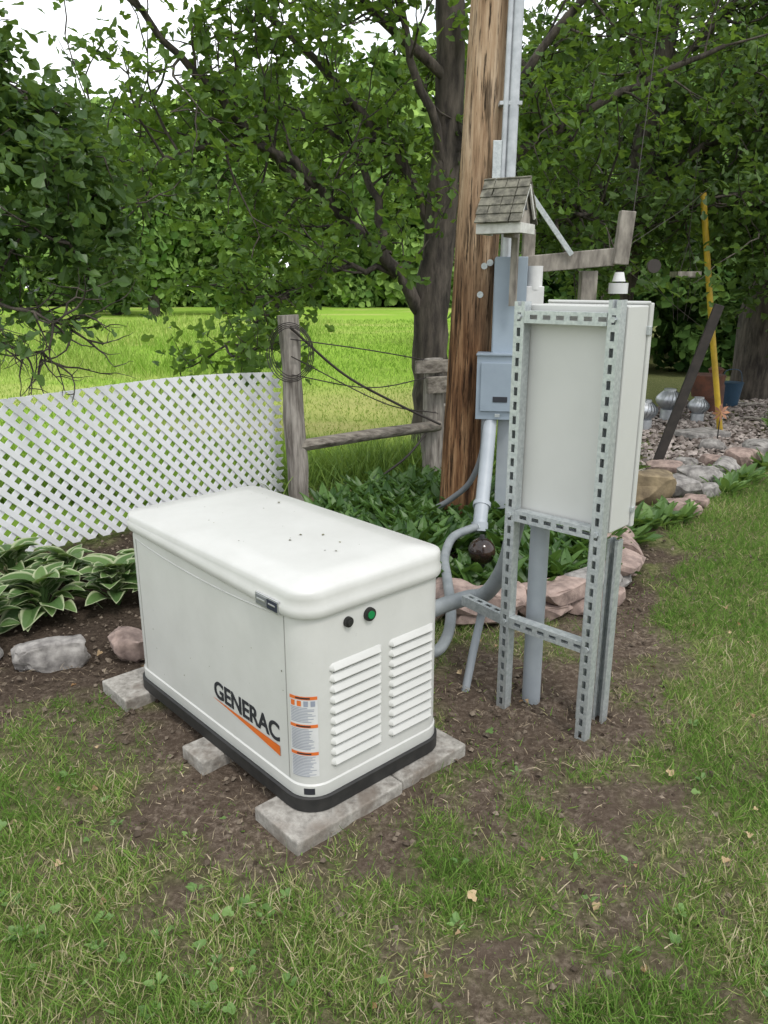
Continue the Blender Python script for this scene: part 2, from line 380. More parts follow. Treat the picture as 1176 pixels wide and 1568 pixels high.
oak('oak_tree',[(5.35,11.3,-.1),(5.3,11.2,1.2),(5.5,11.2,2.6),(5.3,11.2,5)],(.32,.17),
 [([(5.3,11.2,1.9),(4.6,10.6,2.4),(4.0,10.2,2.7),(3.5,10,2.9)],.08,.02),
  ([(5.4,11.2,2.2),(5.9,10.5,2.7),(6.3,9.8,2.8)],.08,.02),
  ([(5.3,11.2,1.7),(4.8,10.3,2.0),(4.6,9.6,2.05),(4.7,9.0,1.95)],.05,.02),
  ([(5.4,11.2,3),(4.8,10.5,3.8),(4.3,9.8,4.6)],.07,.02),
  ([(5.3,11.2,3.3),(5.8,10.4,4.2),(6.2,9.5,5)],.07,.02)],9,.13,m_leafB,sub=(1.2,.02),spawn=1.6,depth=1,nc=4,spread=.10,tv=dia_v,tf=dia_f)
def left_tree():
    mb=MB(); lp=[]
    tp=smooth_path([(-4.4,5.6,-.1),(-4.35,5.6,1.2),(-4.2,5.5,2.6),(-4.1,5.4,4.5)],5); mb.tube(tp,np.linspace(.22,.12,len(tp)),14,0,True,wob=.12)
    limbs=[([(-4.2,5.5,1.9),(-3.5,5.1,2.05),(-2.8,4.8,2.1),(-2.2,4.6,2.0),(-1.75,4.5,1.80)],.05,.008,2),
     ([(-4.2,5.5,2.4),(-3.5,5.2,2.7),(-2.8,5.0,2.85),(-2.2,4.9,2.70),(-1.80,4.8,2.45)],.055,.008,2),
     ([(-4.2,5.5,2.2),(-3.5,5.3,2.4),(-2.7,5.2,2.45),(-2.1,5.2,2.3),(-1.8,5.2,2.05)],.045,.008,2),
     ([(-4.2,5.5,2.9),(-3.6,4.9,3.1),(-3.0,4.5,3.0),(-2.3,4.3,2.7)],.05,.008,1)]
    for lim,r0,r1,sp in limbs:
        P=smooth_path(lim,4); P=[q+RNG.normal(0,.015,3) for q in P]; mb.tube(P,np.linspace(r0,r1,len(P)),8,0,True,wob=.08)
        for i in range(5,len(P)):
            for k in range(sp): 
                t=P[i]-P[i-1]; t/=np.linalg.norm(t); grow(mb,P[i],t*.5+RNG.normal(0,.8,3),.42*RNG.uniform(.6,1.2),.010,1,lp,4,.4,(0,0,-.06))
    bare=[]
    for lim,r0 in (([(-4.3,5.55,1.5),(-3.4,5.1,1.62),(-2.6,4.8,1.55),(-2.05,4.7,1.42),(-1.75,4.65,1.30)],.035),([(-2.9,4.9,1.6),(-2.5,4.75,1.42),(-2.2,4.7,1.22),(-2.0,4.7,1.12)],.018),([(-3.2,4.8,1.9),(-2.6,4.5,1.62),(-2.15,4.4,1.48),(-1.75,4.4,1.42)],.02)):
        P=smooth_path(lim,4); P=[q+RNG.normal(0,.02,3) for q in P]; mb.tube(P,np.linspace(r0,.006,len(P)),7,0,True,wob=.08)
        for i in range(6,len(P)):
            for k in range(2):
                t=P[i]-P[i-1]; t/=np.linalg.norm(t); grow(mb,P[i],t*.7+RNG.normal(0,.5,3)+np.array([0,0,-.2]),.30*RNG.uniform(.6,1.2),.0075,1,bare,2,.55,(0,0,-.03))
    put_leaves(mb,lp,6,.055,.10,leaf_v,leaf_f,1)
    sel=[bare[i] for i in RNG.choice(len(bare),len(bare)//7,replace=False) if bare[i][2]>1.35]
    if sel: put_leaves(mb,sel,3,.03,.08,leaf_v,leaf_f,1)
    mb.build('oak_tree',[m_bark,m_leafN])
left_tree()

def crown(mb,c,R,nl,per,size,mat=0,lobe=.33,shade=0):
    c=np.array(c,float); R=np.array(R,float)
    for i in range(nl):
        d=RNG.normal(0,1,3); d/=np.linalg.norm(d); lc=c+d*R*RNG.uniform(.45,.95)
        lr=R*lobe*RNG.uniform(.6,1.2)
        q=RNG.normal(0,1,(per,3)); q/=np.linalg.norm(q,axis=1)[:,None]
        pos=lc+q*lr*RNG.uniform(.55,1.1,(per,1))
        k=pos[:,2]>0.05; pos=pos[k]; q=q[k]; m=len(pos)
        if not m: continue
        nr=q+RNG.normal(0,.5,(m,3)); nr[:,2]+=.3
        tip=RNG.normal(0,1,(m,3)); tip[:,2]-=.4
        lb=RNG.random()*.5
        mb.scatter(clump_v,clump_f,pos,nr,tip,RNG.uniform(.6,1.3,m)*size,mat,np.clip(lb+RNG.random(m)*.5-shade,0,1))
mb=MB()
for i in range(20):
    y=RNG.uniform(16,24); x=RNG.uniform(.13*y,21)
    H=RNG.uniform(5.5,8.5)
    mb.tube([(x,y,0),(x+RNG.normal(0,.2),y,H*.5),(x+RNG.normal(0,.5),y,H*.9)],[.2,.14,.05],8,1,False)
    crown(mb,(x,y,H*.62),(2.4,2.3,H*.38),28,120,.28)
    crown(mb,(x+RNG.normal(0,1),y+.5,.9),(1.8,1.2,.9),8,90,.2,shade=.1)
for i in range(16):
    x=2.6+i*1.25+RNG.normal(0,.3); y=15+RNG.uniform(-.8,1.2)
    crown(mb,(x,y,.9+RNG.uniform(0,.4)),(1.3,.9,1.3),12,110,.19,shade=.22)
mb.build('background_trees',[m_mid,m_bark])
mb=MB()
for i in range(46):
    t=i/45; x=-62+t*92+RNG.normal(0,2); y=62+RNG.uniform(-6,10)
    H=RNG.uniform(12,19)
    if -26<x<-12: H*=.84
    mb.tube([(x,y,0),(x+RNG.normal(0,.5),y,H*.5),(x,y,H*.9)],[.35,.25,.1],6,1,False)
    crown(mb,(x,y,H*.58),(4.6,4,H*.42),24,110,.85,lobe=.30)
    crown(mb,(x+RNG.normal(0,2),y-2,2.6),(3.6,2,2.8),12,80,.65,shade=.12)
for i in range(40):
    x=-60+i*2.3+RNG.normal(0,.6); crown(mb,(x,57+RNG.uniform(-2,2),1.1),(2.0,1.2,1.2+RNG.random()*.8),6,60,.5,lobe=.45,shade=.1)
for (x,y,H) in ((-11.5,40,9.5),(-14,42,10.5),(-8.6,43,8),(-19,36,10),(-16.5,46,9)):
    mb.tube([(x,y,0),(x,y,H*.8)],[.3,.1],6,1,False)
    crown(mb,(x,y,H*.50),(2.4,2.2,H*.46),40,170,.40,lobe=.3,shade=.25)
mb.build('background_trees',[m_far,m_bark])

# ---------------------------------------------------------------- generator
def gensurf():
    m,nt,out=newmat('generator_enamel'); p=N(nt,'ShaderNodeBsdfPrincipled'); p.inputs['Roughness'].default_value=.38
    f=noisetex(nt,5,5,.7); f2=noisetex(nt,60,4,.8)
    c=ramp(nt,f,[(.35,(.505,.505,.482)),(.65,(.545,.545,.523))])
    sp=ramp(nt,f2,[(.26,.45),(.33,1.0)]); c=mixc(nt,.35,c,mixc(nt,1.0,c,sp,'MULTIPLY'))
    nt.links.new(c,p.inputs[0]); nt.links.new(p.outputs[0],out.inputs[0]); return m
m_gen=gensurf()
m_blk=pmat('black_plastic',(.020,.019,.018),(.010,.010,.010),.6,scale=30)
def concmat():
    m,nt,out=newmat('concrete_paver'); p=N(nt,'ShaderNodeBsdfPrincipled'); p.inputs['Roughness'].default_value=.95
    f=noisetex(nt,30,8,.7); g=noisetex(nt,7,4,.6)
    c=ramp(nt,f,[(.35,(.19,.175,.155)),(.62,(.40,.38,.345))]); c=mixc(nt,ramp(nt,g,[(.48,0.),(.66,.8)]),c,(.15,.12,.095))
    nt.links.new(c,p.inputs[0]); nt.links.new(bump(nt,f,.8,.008),p.inputs['Normal']); nt.links.new(p.outputs[0],out.inputs[0]); return m
m_conc=concmat()
W,Lg=.62,1.165
gen=empty('standby_generator',(-.23,1.975,.040),(0,0,rad(42.5)))
def rrect(x0,x1,y0,y1,r,k=8):
    P=[]
    for cx,cy,a0 in ((x1-r,y1-r,0),(x0+r,y1-r,90),(x0+r,y0+r,180),(x1-r,y0+r,270)):
        for i in range(k+1):
            a=rad(a0+90*i/k); P.append((cx+r*math.cos(a),cy+r*math.sin(a)))
    return P
def loft(mb,rings,mat=0,cap=True,capb=True,k=8,zf=None):
    n=4*(k+1); V=[]
    for ins,z,r in rings:
        for x,y in rrect(ins,W-ins,ins,Lg-ins,max(r,.004),k): V.append((x,y,z if zf is None else zf(x,y,z)))
    F=[]
    for i in range(len(rings)-1):
        for j in range(n): F.append((i*n+j,i*n+(j+1)%n,(i+1)*n+(j+1)%n,(i+1)*n+j))
    if cap: F.append(tuple((len(rings)-1)*n+j for j in range(n)))
    if capb: F.append(tuple(range(n))[::-1])
    mb.raw(V,F,mat,.5,True)
mb=MB(); loft(mb,[(.0,.0,.10),(.0,.044,.10),(.006,.048,.095)]); mb.build('base_skirt',[m_blk],parent=gen,sharp=30)
mb=MB(); loft(mb,[(.012,.040,.085),(.010,.046,.087),(.010,.085,.087),(.014,.09,.085),(.014,.64,.085),(.022,.69,.08)]); mb.build('enclosure',[m_gen],parent=gen,sharp=30)
zf=lambda x,y,z: z+(.026*(y/Lg) if z<.69 else 0)
mb=MB(); loft(mb,[(.02,.640,.08),(.004,.642,.09),(.0,.648,.095),(-.001,.668,.095),(.004,.676,.09),(.006,.700,.080),(.009,.716,.070),(.014,.724,.062),(.022,.7285,.055),(.048,.732,.040),(.052,.7355,.037),(.12,.739,.035),(.2,.742,.03)],k=10,zf=zf)
mb.build('roof_lid',[m_gen],parent=gen,sharp=40)
mb=MB()
for x0,x1 in ((.105,.315),(.345,.545)):
    for i in range(10):
        z=.135+i*.0355; y=.0135; e=.012
        prof=[(y+.002,z),(y-.010,z+.003),(y-.012,z+.007),(y-.004,z+.024),(y+.002,z+.028)]
        V=[];k=len(prof)
        xs=[x0,x0+e,x1-e,x1]
        for xi,x in enumerate(xs):
            f=0.12 if xi in(0,3) else 1
            for (yy_,zz_) in prof: V.append((x,y+.002+(yy_-y-.002)*f,z+.015+(zz_-z-.015)*(.6 if f<1 else 1)))
        F=[(a*k+j,a*k+j+1,(a+1)*k+j+1,(a+1)*k+j) for a in range(3) for j in range(k-1)]
        mb.raw(V,F,0,.5,True)
        mb.box(((x0+x1)/2,y-.0006,z-.0026),(x1-x0-.03,.0016,.0042),mat=1)  # dark strip: shade under each louver put in as colour
m_shadow=pmat('louver_shade',(.10,.10,.095),(.06,.06,.06),.8)
mb.build('air_louvers',[m_gen,m_shadow],parent=gen,sharp=35)
mb=MB(); mb.box((.0135,.105,.365),(.0018,.0025,.54),mat=0); mb.box((.0135,Lg-.105,.365),(.0018,.0025,.54),mat=0)
P=[(.0138,y,.640-.030*math.sin(math.pi*min(1,(y-.1)/(Lg-.2)))**.6) for y in np.linspace(.105,Lg-.105,30)]
mb.tube(P,.0026,6,1)
mb.build('panel_seams',[pmat('seam_grey',(.30,.30,.28),None,.7),m_gen],parent=gen)
m_green,nt,out=newmat('status_lens'); p=N(nt,'ShaderNodeBsdfPrincipled'); p.inputs['Base Color'].default_value=(.01,.16,.05,1); p.inputs['Roughness'].default_value=.15
p.inputs['Emission Color'].default_value=(.05,.8,.25,1); p.inputs['Emission Strength'].default_value=.06; nt.links.new(p.outputs[0],out.inputs[0])
mb=MB()
def discy(mb,x,z,r,y0,y1,mat,sides=24): mb.tube([(x,y0,z),(x,(y0+y1)/2,z),(x,y1,z)],[r,r,r*.96],sides,mat,True)
discy(mb,.178,.598,.0165,.014,.004,0); discy(mb,.178,.598,.010,.004,-.002,0)
discy(mb,.262,.598,.0215,.014,.003,0); discy(mb,.262,.598,.0125,.003,-.001,1)
mb.build('status_lights',[m_blk,m_green],parent=gen,sharp=30)
m_white=pmat('label_white',(.64,.64,.64),None,.4,bs=0); m_or=pmat('label_orange',(.66,.16,.03),(.62,.14,.03),.4,bs=0); m_txt=pmat('label_print',(.30,.33,.40),(.22,.24,.30),.5,bs=0); m_dk=pmat('print_dark',(.02,.022,.03),None,.5,bs=0)
def band(mb,a0,a1,z0,z1,off,mat,k=10):
    V=[];c=.099;r=.085+off
    for i in range(k+1):
        a=rad(a0+(a1-a0)*i/k)
        for z in (z0,z1): V.append((c+r*math.cos(a),c+r*math.sin(a),z))
    mb.raw(V,[(2*i,2*i+2,2*i+3,2*i+1) for i in range(k)],mat,.5,True)
mb=MB(); A0,A1=186,246
band(mb,A0,A1,.118,.392,.0012,0)
for b in range(3):
    zt=.392-b*.094
    band(mb,A0+.5,A1-.5,zt-.012,zt-.001,.0020,1)
    band(mb,A0+15,A1-15,zt-.009,zt-.004,.0026,3)
    if b==0:
        for j,a in enumerate((A0+4,A0+18,A0+32,A0+46)): band(mb,a,a+9,zt-.034,zt-.016,.0022,1 if j<2 else 2)
        zz0=zt-.038
    else: zz0=zt-.016
    z=zz0
    while z>zt-.088:
        band(mb,A0+3,A0+3+RNG.uniform(36,53),z-.0022,z,.0020,2); z-=.0052
band(mb,214,236,.056,.078,.0052,3)
mb.build('warning_label',[m_white,m_or,m_txt,m_dk],parent=gen)
mb=MB(); mb.box((-.0005,.165,.662),(.006,.118,.040),mat=0); mb.box((-.004,.137,.662),(.0025,.05,.030),mat=1); mb.box((-.004,.193,.662),(.0025,.055,.030),mat=2)
mb.box((-.0056,.193,.664),(.0016,.042,.006),mat=0); mb.box((-.0056,.137,.664),(.0016,.034,.005),mat=0)
mb.build('badge',[pmat('badge_silver',(.6,.61,.63),None,.3,.7,bs=0),pmat('badge_blue',(.03,.035,.06),None,.3,bs=0),pmat('badge_grey',(.25,.26,.28),None,.35,.4,bs=0)],parent=gen,bevel=.001)
cu=bpy.data.curves.new('logo_text','FONT'); cu.body='GENERAC'; cu.size=.088; cu.offset=.0022; cu.extrude=.0006; cu.space_character=.98; cu.align_x='CENTER'
cu.materials.append(m_dk); t=bpy.data.objects.new('logo_text',cu); scene.collection.objects.link(t); t.parent=gen
t.matrix_local=Matrix(((0,0,-1,.0128),(-1,0,0,.345),(0,1,0,.195),(0,0,0,1)))
mb=MB(); V=[];n=20
for i in range(n+1):
    f=i/n; y=.545-f*.395; zc=.186-.004*math.sin(f*math.pi*.5); th=.0015+.034*f**1.3
    V+= [(.0118,y,zc),(.0118,y,zc-th)]
mb.raw(V,[(2*i,2*i+1,2*i+3,2*i+2) for i in range(n)],0)
mb.build('logo_swoosh',[pmat('swoosh_orange',(.68,.15,.02),None,.4,bs=0)],parent=gen)
n=22; mb=MB(); ang=RNG.uniform(0,6.28,n)
mb.scatter(dia_v,dia_f,np.stack([RNG.uniform(.10,W-.08,n),RNG.uniform(.14,Lg-.10,n),np.full(n,.7435)],1),np.stack([RNG.normal(0,.1,n),RNG.normal(0,.1,n),np.ones(n)],1),
  np.stack([np.cos(ang),np.sin(ang),np.zeros(n)],1),.004+.018*RNG.random(n)**3,0)
n=26
mb.scatter(dia_v,dia_f,np.stack([np.full(n,.0128),RNG.uniform(.12,Lg-.12,n),RNG.uniform(.09,.5,n)],1),np.tile([-1.,0,0],(n,1)),RNG.normal(0,1,(n,3)),.002+.007*RNG.random(n)**3,0)
mb.build('leaf_specks',[leafmat('litter',(.06,.06,.03),(.18,.17,.08),0)],parent=gen)
def paver(w0,w1,s0,s1,dz=0):
    mb=MB(); mb.box(((w0+w1)/2,(s0+s1)/2,-.0235),(w1-w0,s1-s0,.055))
    mb.build('concrete_paver',[m_conc],loc=(-.23,1.975,.037+dz),rot=(0,0,rad(42.5)),bevel=.005,seg=2)
paver(-.08,.345,-.055,.17,-.004); paver(.352,.665,-.045,.165,-.006); paver(-.085,.66,.48,.62,-.002); paver(-.10,.66,1.04,1.26)

# ---------------------------------------------------------------- strut frame + cabinet
m_galv=pmat('galvanised_steel',(.50,.53,.53),(.35,.38,.39),.42,.45,scale=70,bs=.05,bd=.001)
m_cab=pmat('cabinet_grey',(.50,.505,.485),(.475,.48,.46),.45,scale=4,bs=0)
m_pvc=pmat('pvc_grey',(.34,.37,.40),(.29,.32,.35),.45,scale=6,bs=0)
m_flex=pmat('flex_conduit_grey',(.25,.27,.28),(.18,.20,.21),.5,scale=10,bs=0)
fr=empty('strut_rack',(.49,2.75,0),(0,0,rad(-43.5)))
def strut(mb,length,R,origin,w=.041,d=.041,t=.0025,pitch=.0508,mat=0):
    R=np.array(R); o=np.array(origin,float)
    def b(c,s): mb.box(R@np.array(c)+o,s,R,mat)
    b((-w/2+t/2,0,length/2),(t,d,length)); b((w/2-t/2,0,length/2),(t,d,length))
    sw=.0145; fw=(w-2*t-sw)/2; yf=-d/2+t/2
    b((-(sw/2+fw/2),yf,length/2),(fw,t,length)); b(((sw/2+fw/2),yf,length/2),(fw,t,length))
    z=0; sl=.029
    while z<length:
        a=min(length,z+pitch-sl)
        if a>z: b((0,yf,(z+a)/2),(sw,t,a-z))
        z+=pitch
    b((-w/2+t+.004,d/2-t/2,length/2),(.008,t,length)); b((w/2-t-.004,d/2-t/2,length/2),(.008,t,length))
I3=np.eye(3)
mb=MB()
strut(mb,1.56,I3,(0,-.0215,-.02)); strut(mb,1.57,I3,(.350,-.0215,-.02))
Rh=np.array([[0,0,1],[0,1,0],[-1,0,0]])
for z in (1.49,.785,.36): strut(mb,.305,Rh,(.0225,-.0235,z))
strut(mb,.74,Rz(rad(180)),(.275,.115,-.02)); strut(mb,.74,Rz(rad(180)),(.33,.145,-.02))
mb.build('strut_posts',[m_galv],parent=fr)
def tl(p):
    d=np.array(p,float)-np.array([.49,2.75,0]); return Rz(rad(43.5))@d
def strut_between(mb,a,b,**k):
    a=np.array(a);b=np.array(b);z=b-a;Lh=np.linalg.norm(z);z/=Lh
    up=np.array([0,0,1.]) if abs(z[2])<.8 else np.array([-.3,-1,0.])
    y=-(up-z*np.dot(up,z)); y/=np.linalg.norm(y); x=np.cross(y,z)
    strut(mb,Lh,np.stack([x,y,z],1),a,**k)
mb=MB(); strut_between(mb,tl((.34,2.99,.335)),tl((.475,2.80,.335))); mb.build('side_brace',[m_galv],parent=fr)
mb=MB(); mb.tube([tl((.335,2.86,-.03)),tl((.37,2.90,.15)),tl((.41,2.95,.32))],.017,12,0,True)
mb.build('ground_stub_pipe',[m_pvc],parent=fr)
mb=MB()
for x in (0,.35):
    for z in (1.49,.785,.36): mb.tube([(x,-.0425,z),(x,-.050,z)],.010,6,0,True,smooth=False)
mb.build('bolts',[m_galv],parent=fr)
cab=empty('transfer_switch_cabinet',(.49,2.75,0),(0,0,rad(-43.5)))
mb=MB(); mb.box((.187,.077,1.157),(.375,.14,.747)); mb.build('housing',[m_cab],parent=cab,bevel=.004)
mb=MB(); mb.box((.187,.160,1.157),(.388,.024,.762)); mb.box((.187,.146,1.5385),(.386,.008,.010)); mb.build('door',[m_cab],parent=cab,bevel=.004)
mb=MB(); mb.box((.379,.150,.84),(.012,.02,.02)); mb.box((.3795,.150,1.45),(.012,.02,.03)); mb.build('hinges',[m_galv],parent=cab,bevel=.002)
mb=MB(); mb.tube([(.055,.092,-.05),(.052,.092,.3),(.05,.092,.79)],.036,24,0); mb.tube([(.05,.092,.72),(.05,.092,.79)],.043,24,0)
mb.build('pvc_riser',[m_pvc],parent=cab,sharp=40)
def flex(name,path,r,n=10,mat=m_flex,ends=True,parent=None):
    P=smooth_path(path,n); mb=MB()
    P=np.array(P); seg=np.r_[0,np.cumsum(np.linalg.norm(np.diff(P,axis=0),axis=1))]
    m=int(seg[-1]/.006); q=np.linspace(0,seg[-1],m); PP=np.stack([np.interp(q,seg,P[:,i]) for i in range(3)],1)
    rr=[r*(1+.035*(i%2)) for i in range(m)]
    mb.tube(PP,rr,18,0)
    if ends:
        mb.tube(PP[:6],r*1.28,16,1); mb.tube(PP[-6:],r*1.28,16,1)
    return mb.build(name,[mat,m_galv],parent=parent,sharp=40)
flex('flexible_conduit',[(.06,2.86,.26),(.22,3.0,.290),(.36,3.12,.285),(.44,3.1,.315),(.495,3.0,.47),(.515,2.91,.66),(.525,2.86,.785)],.033)
flex('flexible_conduit',[(.05,2.86,.17),(.20,2.92,.125),(.27,3.05,.13),(.305,3.25,.165),(.315,3.6,.185),(.325,3.9,.19),(.39,4.2,.20),(.50,4.36,.20),(.574,4.42,.20)],.024)
def uvs(name,c,r,mat,parent=None,sc=(1,1,1)):
    bm=bmesh.new(); bmesh.ops.create_uvsphere(bm,u_segments=28,v_segments=16,radius=r)
    for v in bm.verts: v.co=Vector((v.co.x*sc[0],v.co.y*sc[1],v.co.z*sc[2]))
    me=bpy.data.meshes.new(name); bm.to_mesh(me); bm.free()
    for p in me.polygons: p.use_smooth=True
    me.materials.append(mat); o=bpy.data.objects.new(name,me); scene.collection.objects.link(o); o.location=c
    if parent: o.parent=parent
    return o
gg=empty('garden_globe',(.525,3.92,0))
uvs('globe',(0,0,.22),.074,pmat('dark_glass',(.035,.018,.012),(.012,.008,.008),.12,scale=20,bs=0),gg)
mb=MB(); mb.tube([(0,0,-.02),(0,0,.16)],[.02,.02],10,0); mb.tube([(0,0,.288),(0,0,.312)],[.018,.012],10,0); mb.build('stake',[m_blk],parent=gg)

# ---------------------------------------------------------------- utility pole and gear
def polemat():
    m,nt,out=newmat('pole_wood'); L=nt.links
    p=N(nt,'ShaderNodeBsdfPrincipled'); p.inputs['Roughness'].default_value=.85; p.inputs['Specular IOR Level'].default_value=.2
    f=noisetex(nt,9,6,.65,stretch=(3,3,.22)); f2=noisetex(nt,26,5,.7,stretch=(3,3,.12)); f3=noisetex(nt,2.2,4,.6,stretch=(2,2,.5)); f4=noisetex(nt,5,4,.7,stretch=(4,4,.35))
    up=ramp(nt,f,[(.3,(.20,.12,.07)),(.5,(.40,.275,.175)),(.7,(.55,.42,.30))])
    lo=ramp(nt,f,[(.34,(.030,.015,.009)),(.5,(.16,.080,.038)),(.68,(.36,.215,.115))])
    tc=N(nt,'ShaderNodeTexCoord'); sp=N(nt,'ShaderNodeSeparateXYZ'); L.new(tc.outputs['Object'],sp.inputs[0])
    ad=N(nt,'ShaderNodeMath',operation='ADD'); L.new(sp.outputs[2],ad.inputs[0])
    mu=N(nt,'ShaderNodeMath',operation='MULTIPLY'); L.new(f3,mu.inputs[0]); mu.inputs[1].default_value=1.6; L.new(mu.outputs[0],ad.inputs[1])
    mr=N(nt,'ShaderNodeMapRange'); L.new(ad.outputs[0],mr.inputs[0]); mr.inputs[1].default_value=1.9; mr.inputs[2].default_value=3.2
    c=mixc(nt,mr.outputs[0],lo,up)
    ck=ramp(nt,f2,[(.38,0.12),(.45,1.0)])
    c=mixc(nt,1.0,c,ck,'MULTIPLY')
    c=mixc(nt,1.0,c,ramp(nt,f4,[(.36,.30),(.46,1.)]),'MULTIPLY')
    L.new(c,p.inputs['Base Color']); L.new(bump(nt,f2,.8,.012),p.inputs['Normal']); L.new(p.outputs[0],out.inputs[0]); return m
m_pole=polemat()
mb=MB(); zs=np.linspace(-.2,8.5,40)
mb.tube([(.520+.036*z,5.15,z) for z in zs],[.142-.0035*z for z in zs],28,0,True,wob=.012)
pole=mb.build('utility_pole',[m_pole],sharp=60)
m_blue=pmat('enclosure_bluegrey',(.28,.335,.395),(.24,.29,.345),.45,.1,scale=5,bs=0)
m_pipe=pmat('conduit_steel',(.46,.48,.50),(.34,.36,.38),.4,.35,scale=14,bs=0)
svc=empty('electric_meter_assembly',(0,0,0))
mb=MB(); mb.box((.775,5.00,1.46),(.185,.13,.57),Rz(rad(-8))); mb.box((.775,4.928,1.46),(.195,.012,.585),Rz(rad(-8))); mb.build('trough_enclosure',[m_blue],parent=svc,bevel=.004)
mb=MB(); R=Rz(rad(-10))
mb.box((.715,4.93,.97),(.25,.14,.40),R); mb.box((.712,4.852,.975),(.215,.018,.30),R); mb.box((.715,4.925,1.175),(.26,.16,.012),R)
mb.box((.725,4.838,.90),(.09,.004,.035),R,mat=1); mb.box((.712,4.84,.80),(.03,.01,.02),R,mat=2)
mb.build('meter_box',[m_blue,m_dk,m_galv],parent=svc,bevel=.006)
mb=MB(); mb.box((.79,4.98,.46),(.10,.09,.60),Rz(rad(-10))); mb.build('lower_trough',[m_pvc],parent=svc,bevel=.004)
mb=MB(); mb.tube([(.683,4.93,.775),(.63,4.68,.47),(.576,4.44,.2)],.043,18,0); mb.tube([(.60,4.55,.31),(.595,4.53,.29)],.055,18,0)
mb.tube([(.576,4.44,.22),(.574,4.42,.17)],.05,18,0)
mb.build('service_conduit',[m_pvc],parent=svc,sharp=40)
mb=MB(); mb.tube([(.745,4.98,1.7),(.755,4.99,3),(.80,5.0,6.5)],.034,18,0); mb.tube([(.70,4.965,2.1),(.725,4.975,4),(.76,4.98,6.2)],.016,12,0)
for z in (2.6,3.4,4.4): mb.box((.735,5.0,z),(.13,.08,.02))
mb.build('mast_conduit',[m_pipe],parent=svc,sharp=40)
mb=MB(); mb.tube(smooth_path([(.64,4.9,.775),(.63,4.88,.55),(.56,4.9,.35),(.44,4.95,.22),(.36,4.98,.16)],6),.019,12,0); mb.build('drop_cable',[pmat('cable_grey',(.14,.15,.16),None,.6,bs=0)],parent=svc)
mb=MB()
for z,x in ((1.7,.62),(1.53,.60),(1.72,.655)): mb.tube([(x,5.03,z),(x,5.012,z)],.020,12,0)
mb.build('pole_tags',[m_galv],parent=svc)
mb=MB(); mb.box((.665,4.96,2.22),(.05,.02,.36),mat=0); mb.build('mounting_bracket',[m_galv],parent=svc,bevel=.002)
mb=MB(); mb.tube([(.93,4.99,1.56),(.93,4.99,1.70)],.05,16,0); mb.box((.93,4.99,1.52),(.11,.09,.12)); mb.build('white_junction_cover',[m_white],parent=svc,bevel=.004)

m_oldw=pmat('weathered_wood',(.34,.31,.27),(.13,.115,.10),.9,scale=16,stretch=(1,1,.3),bs=.7,bd=.008)
m_shing=pmat('old_shingle',(.20,.19,.15),(.07,.067,.054),.95,scale=22,bs=.8,bd=.008)
m_trim=pmat('old_white_paint',(.60,.60,.57),(.42,.41,.38),.7,scale=18,bs=.2)
bh=empty('birdhouse',(.70,4.72,1.875),(0,0,rad(-30)))
bw,bl,wh,rh=.21,.25,.09,.17
mb=MB(); mb.box((0,0,wh/2),(bl-.03,bw-.03,wh)); mb.raw([(x,y,z) for x in(-bl/2+.015,bl/2-.015) for y,z in((-bw/2+.015,wh),(bw/2-.015,wh),(0,wh+rh-.02))],[(0,2,1),(3,4,5)],0)
mb.build('walls',[m_oldw],parent=bh)
mb=MB()
mb.box((0,-bw/2-.008,.02),(bl+.02,.014,.055)); mb.box((bl/2+.004,0,.02),(.014,bw+.004,.055)); mb.box((-bl/2-.004,0,.02),(.014,bw+.004,.055))
sl=math.atan2(rh,bw/2)
for sgn in(-1,1):
    mb.box((bl/2+.004,sgn*bw*.27,wh+rh*.44),(.012,math.hypot(bw/2,rh)*1.02,.022),Rx(-sgn*sl))
mb.build('trim_boards',[m_trim],parent=bh,bevel=.002)
mb=MB()
for sgn in(-1,1):
    Ls=math.hypot(bw/2+.035,rh+.05)
    for row in range(5):
        f=(row+.5)/5
        for c in range(4):
            x=-bl/2+(c+.5)*(bl+.03)/4-.015+RNG.normal(0,.002)
            y=sgn*(bw/2+.035)*(1-f); z=wh-.045+(rh+.065)*f
            mb.box((x,y,z+.010),((bl+.03)/4-.004,Ls/5*1.35,.009),Rx(-sgn*(sl)+sgn*.10)@Rz(RNG.normal(0,.03)))
mb.build('roof_shingles',[m_shing],parent=bh)
mb=MB(); mb.raw([(bl/2-.011,-.03,wh+.03),(bl/2-.011,.03,wh+.03),(bl/2-.011,0,wh+.09)],[(0,1,2)],0); mb.build('entrance_hole',[m_dk],parent=bh)
mb=MB(); mb.box((.0,.09,-.01),(.05,.12,.02)); mb.box((0,.16,-.2),(.04,.03,.42)); mb.build('mount_arm',[m_oldw],parent=bh)

tf=empty('weathered_post_frame')
mb=MB(); mb.box((1.42,5.62,.83),(.11,.10,1.70)); mb.box((1.27,5.55,1.745),(.60,.045,.115),Ry(rad(-5))); mb.box((1.615,5.52,1.89),(.10,.07,.34),Ry(rad(4)));mb.box((.99,5.6,1.4),(.08,.08,1.1))
mb.build('timbers',[m_oldw],parent=tf,bevel=.006)
mb=MB(); mb.box((1.12,5.50,1.97),(.035,.012,.48),Ry(rad(-38))); mb.build('steel_brace',[m_galv],parent=tf,bevel=.002)
mb=MB(); mb.tube([(1.60,5.5,1.53),(1.60,5.5,1.60)],.065,16,0); mb.tube([(1.60,5.5,1.61),(1.60,5.5,1.67)],[.045,.03],14,0); mb.box((1.60,5.5,1.605),(.03,.03,.14),mat=1); mb.build('insulator_lamp',[m_white,m_blk],parent=tf)

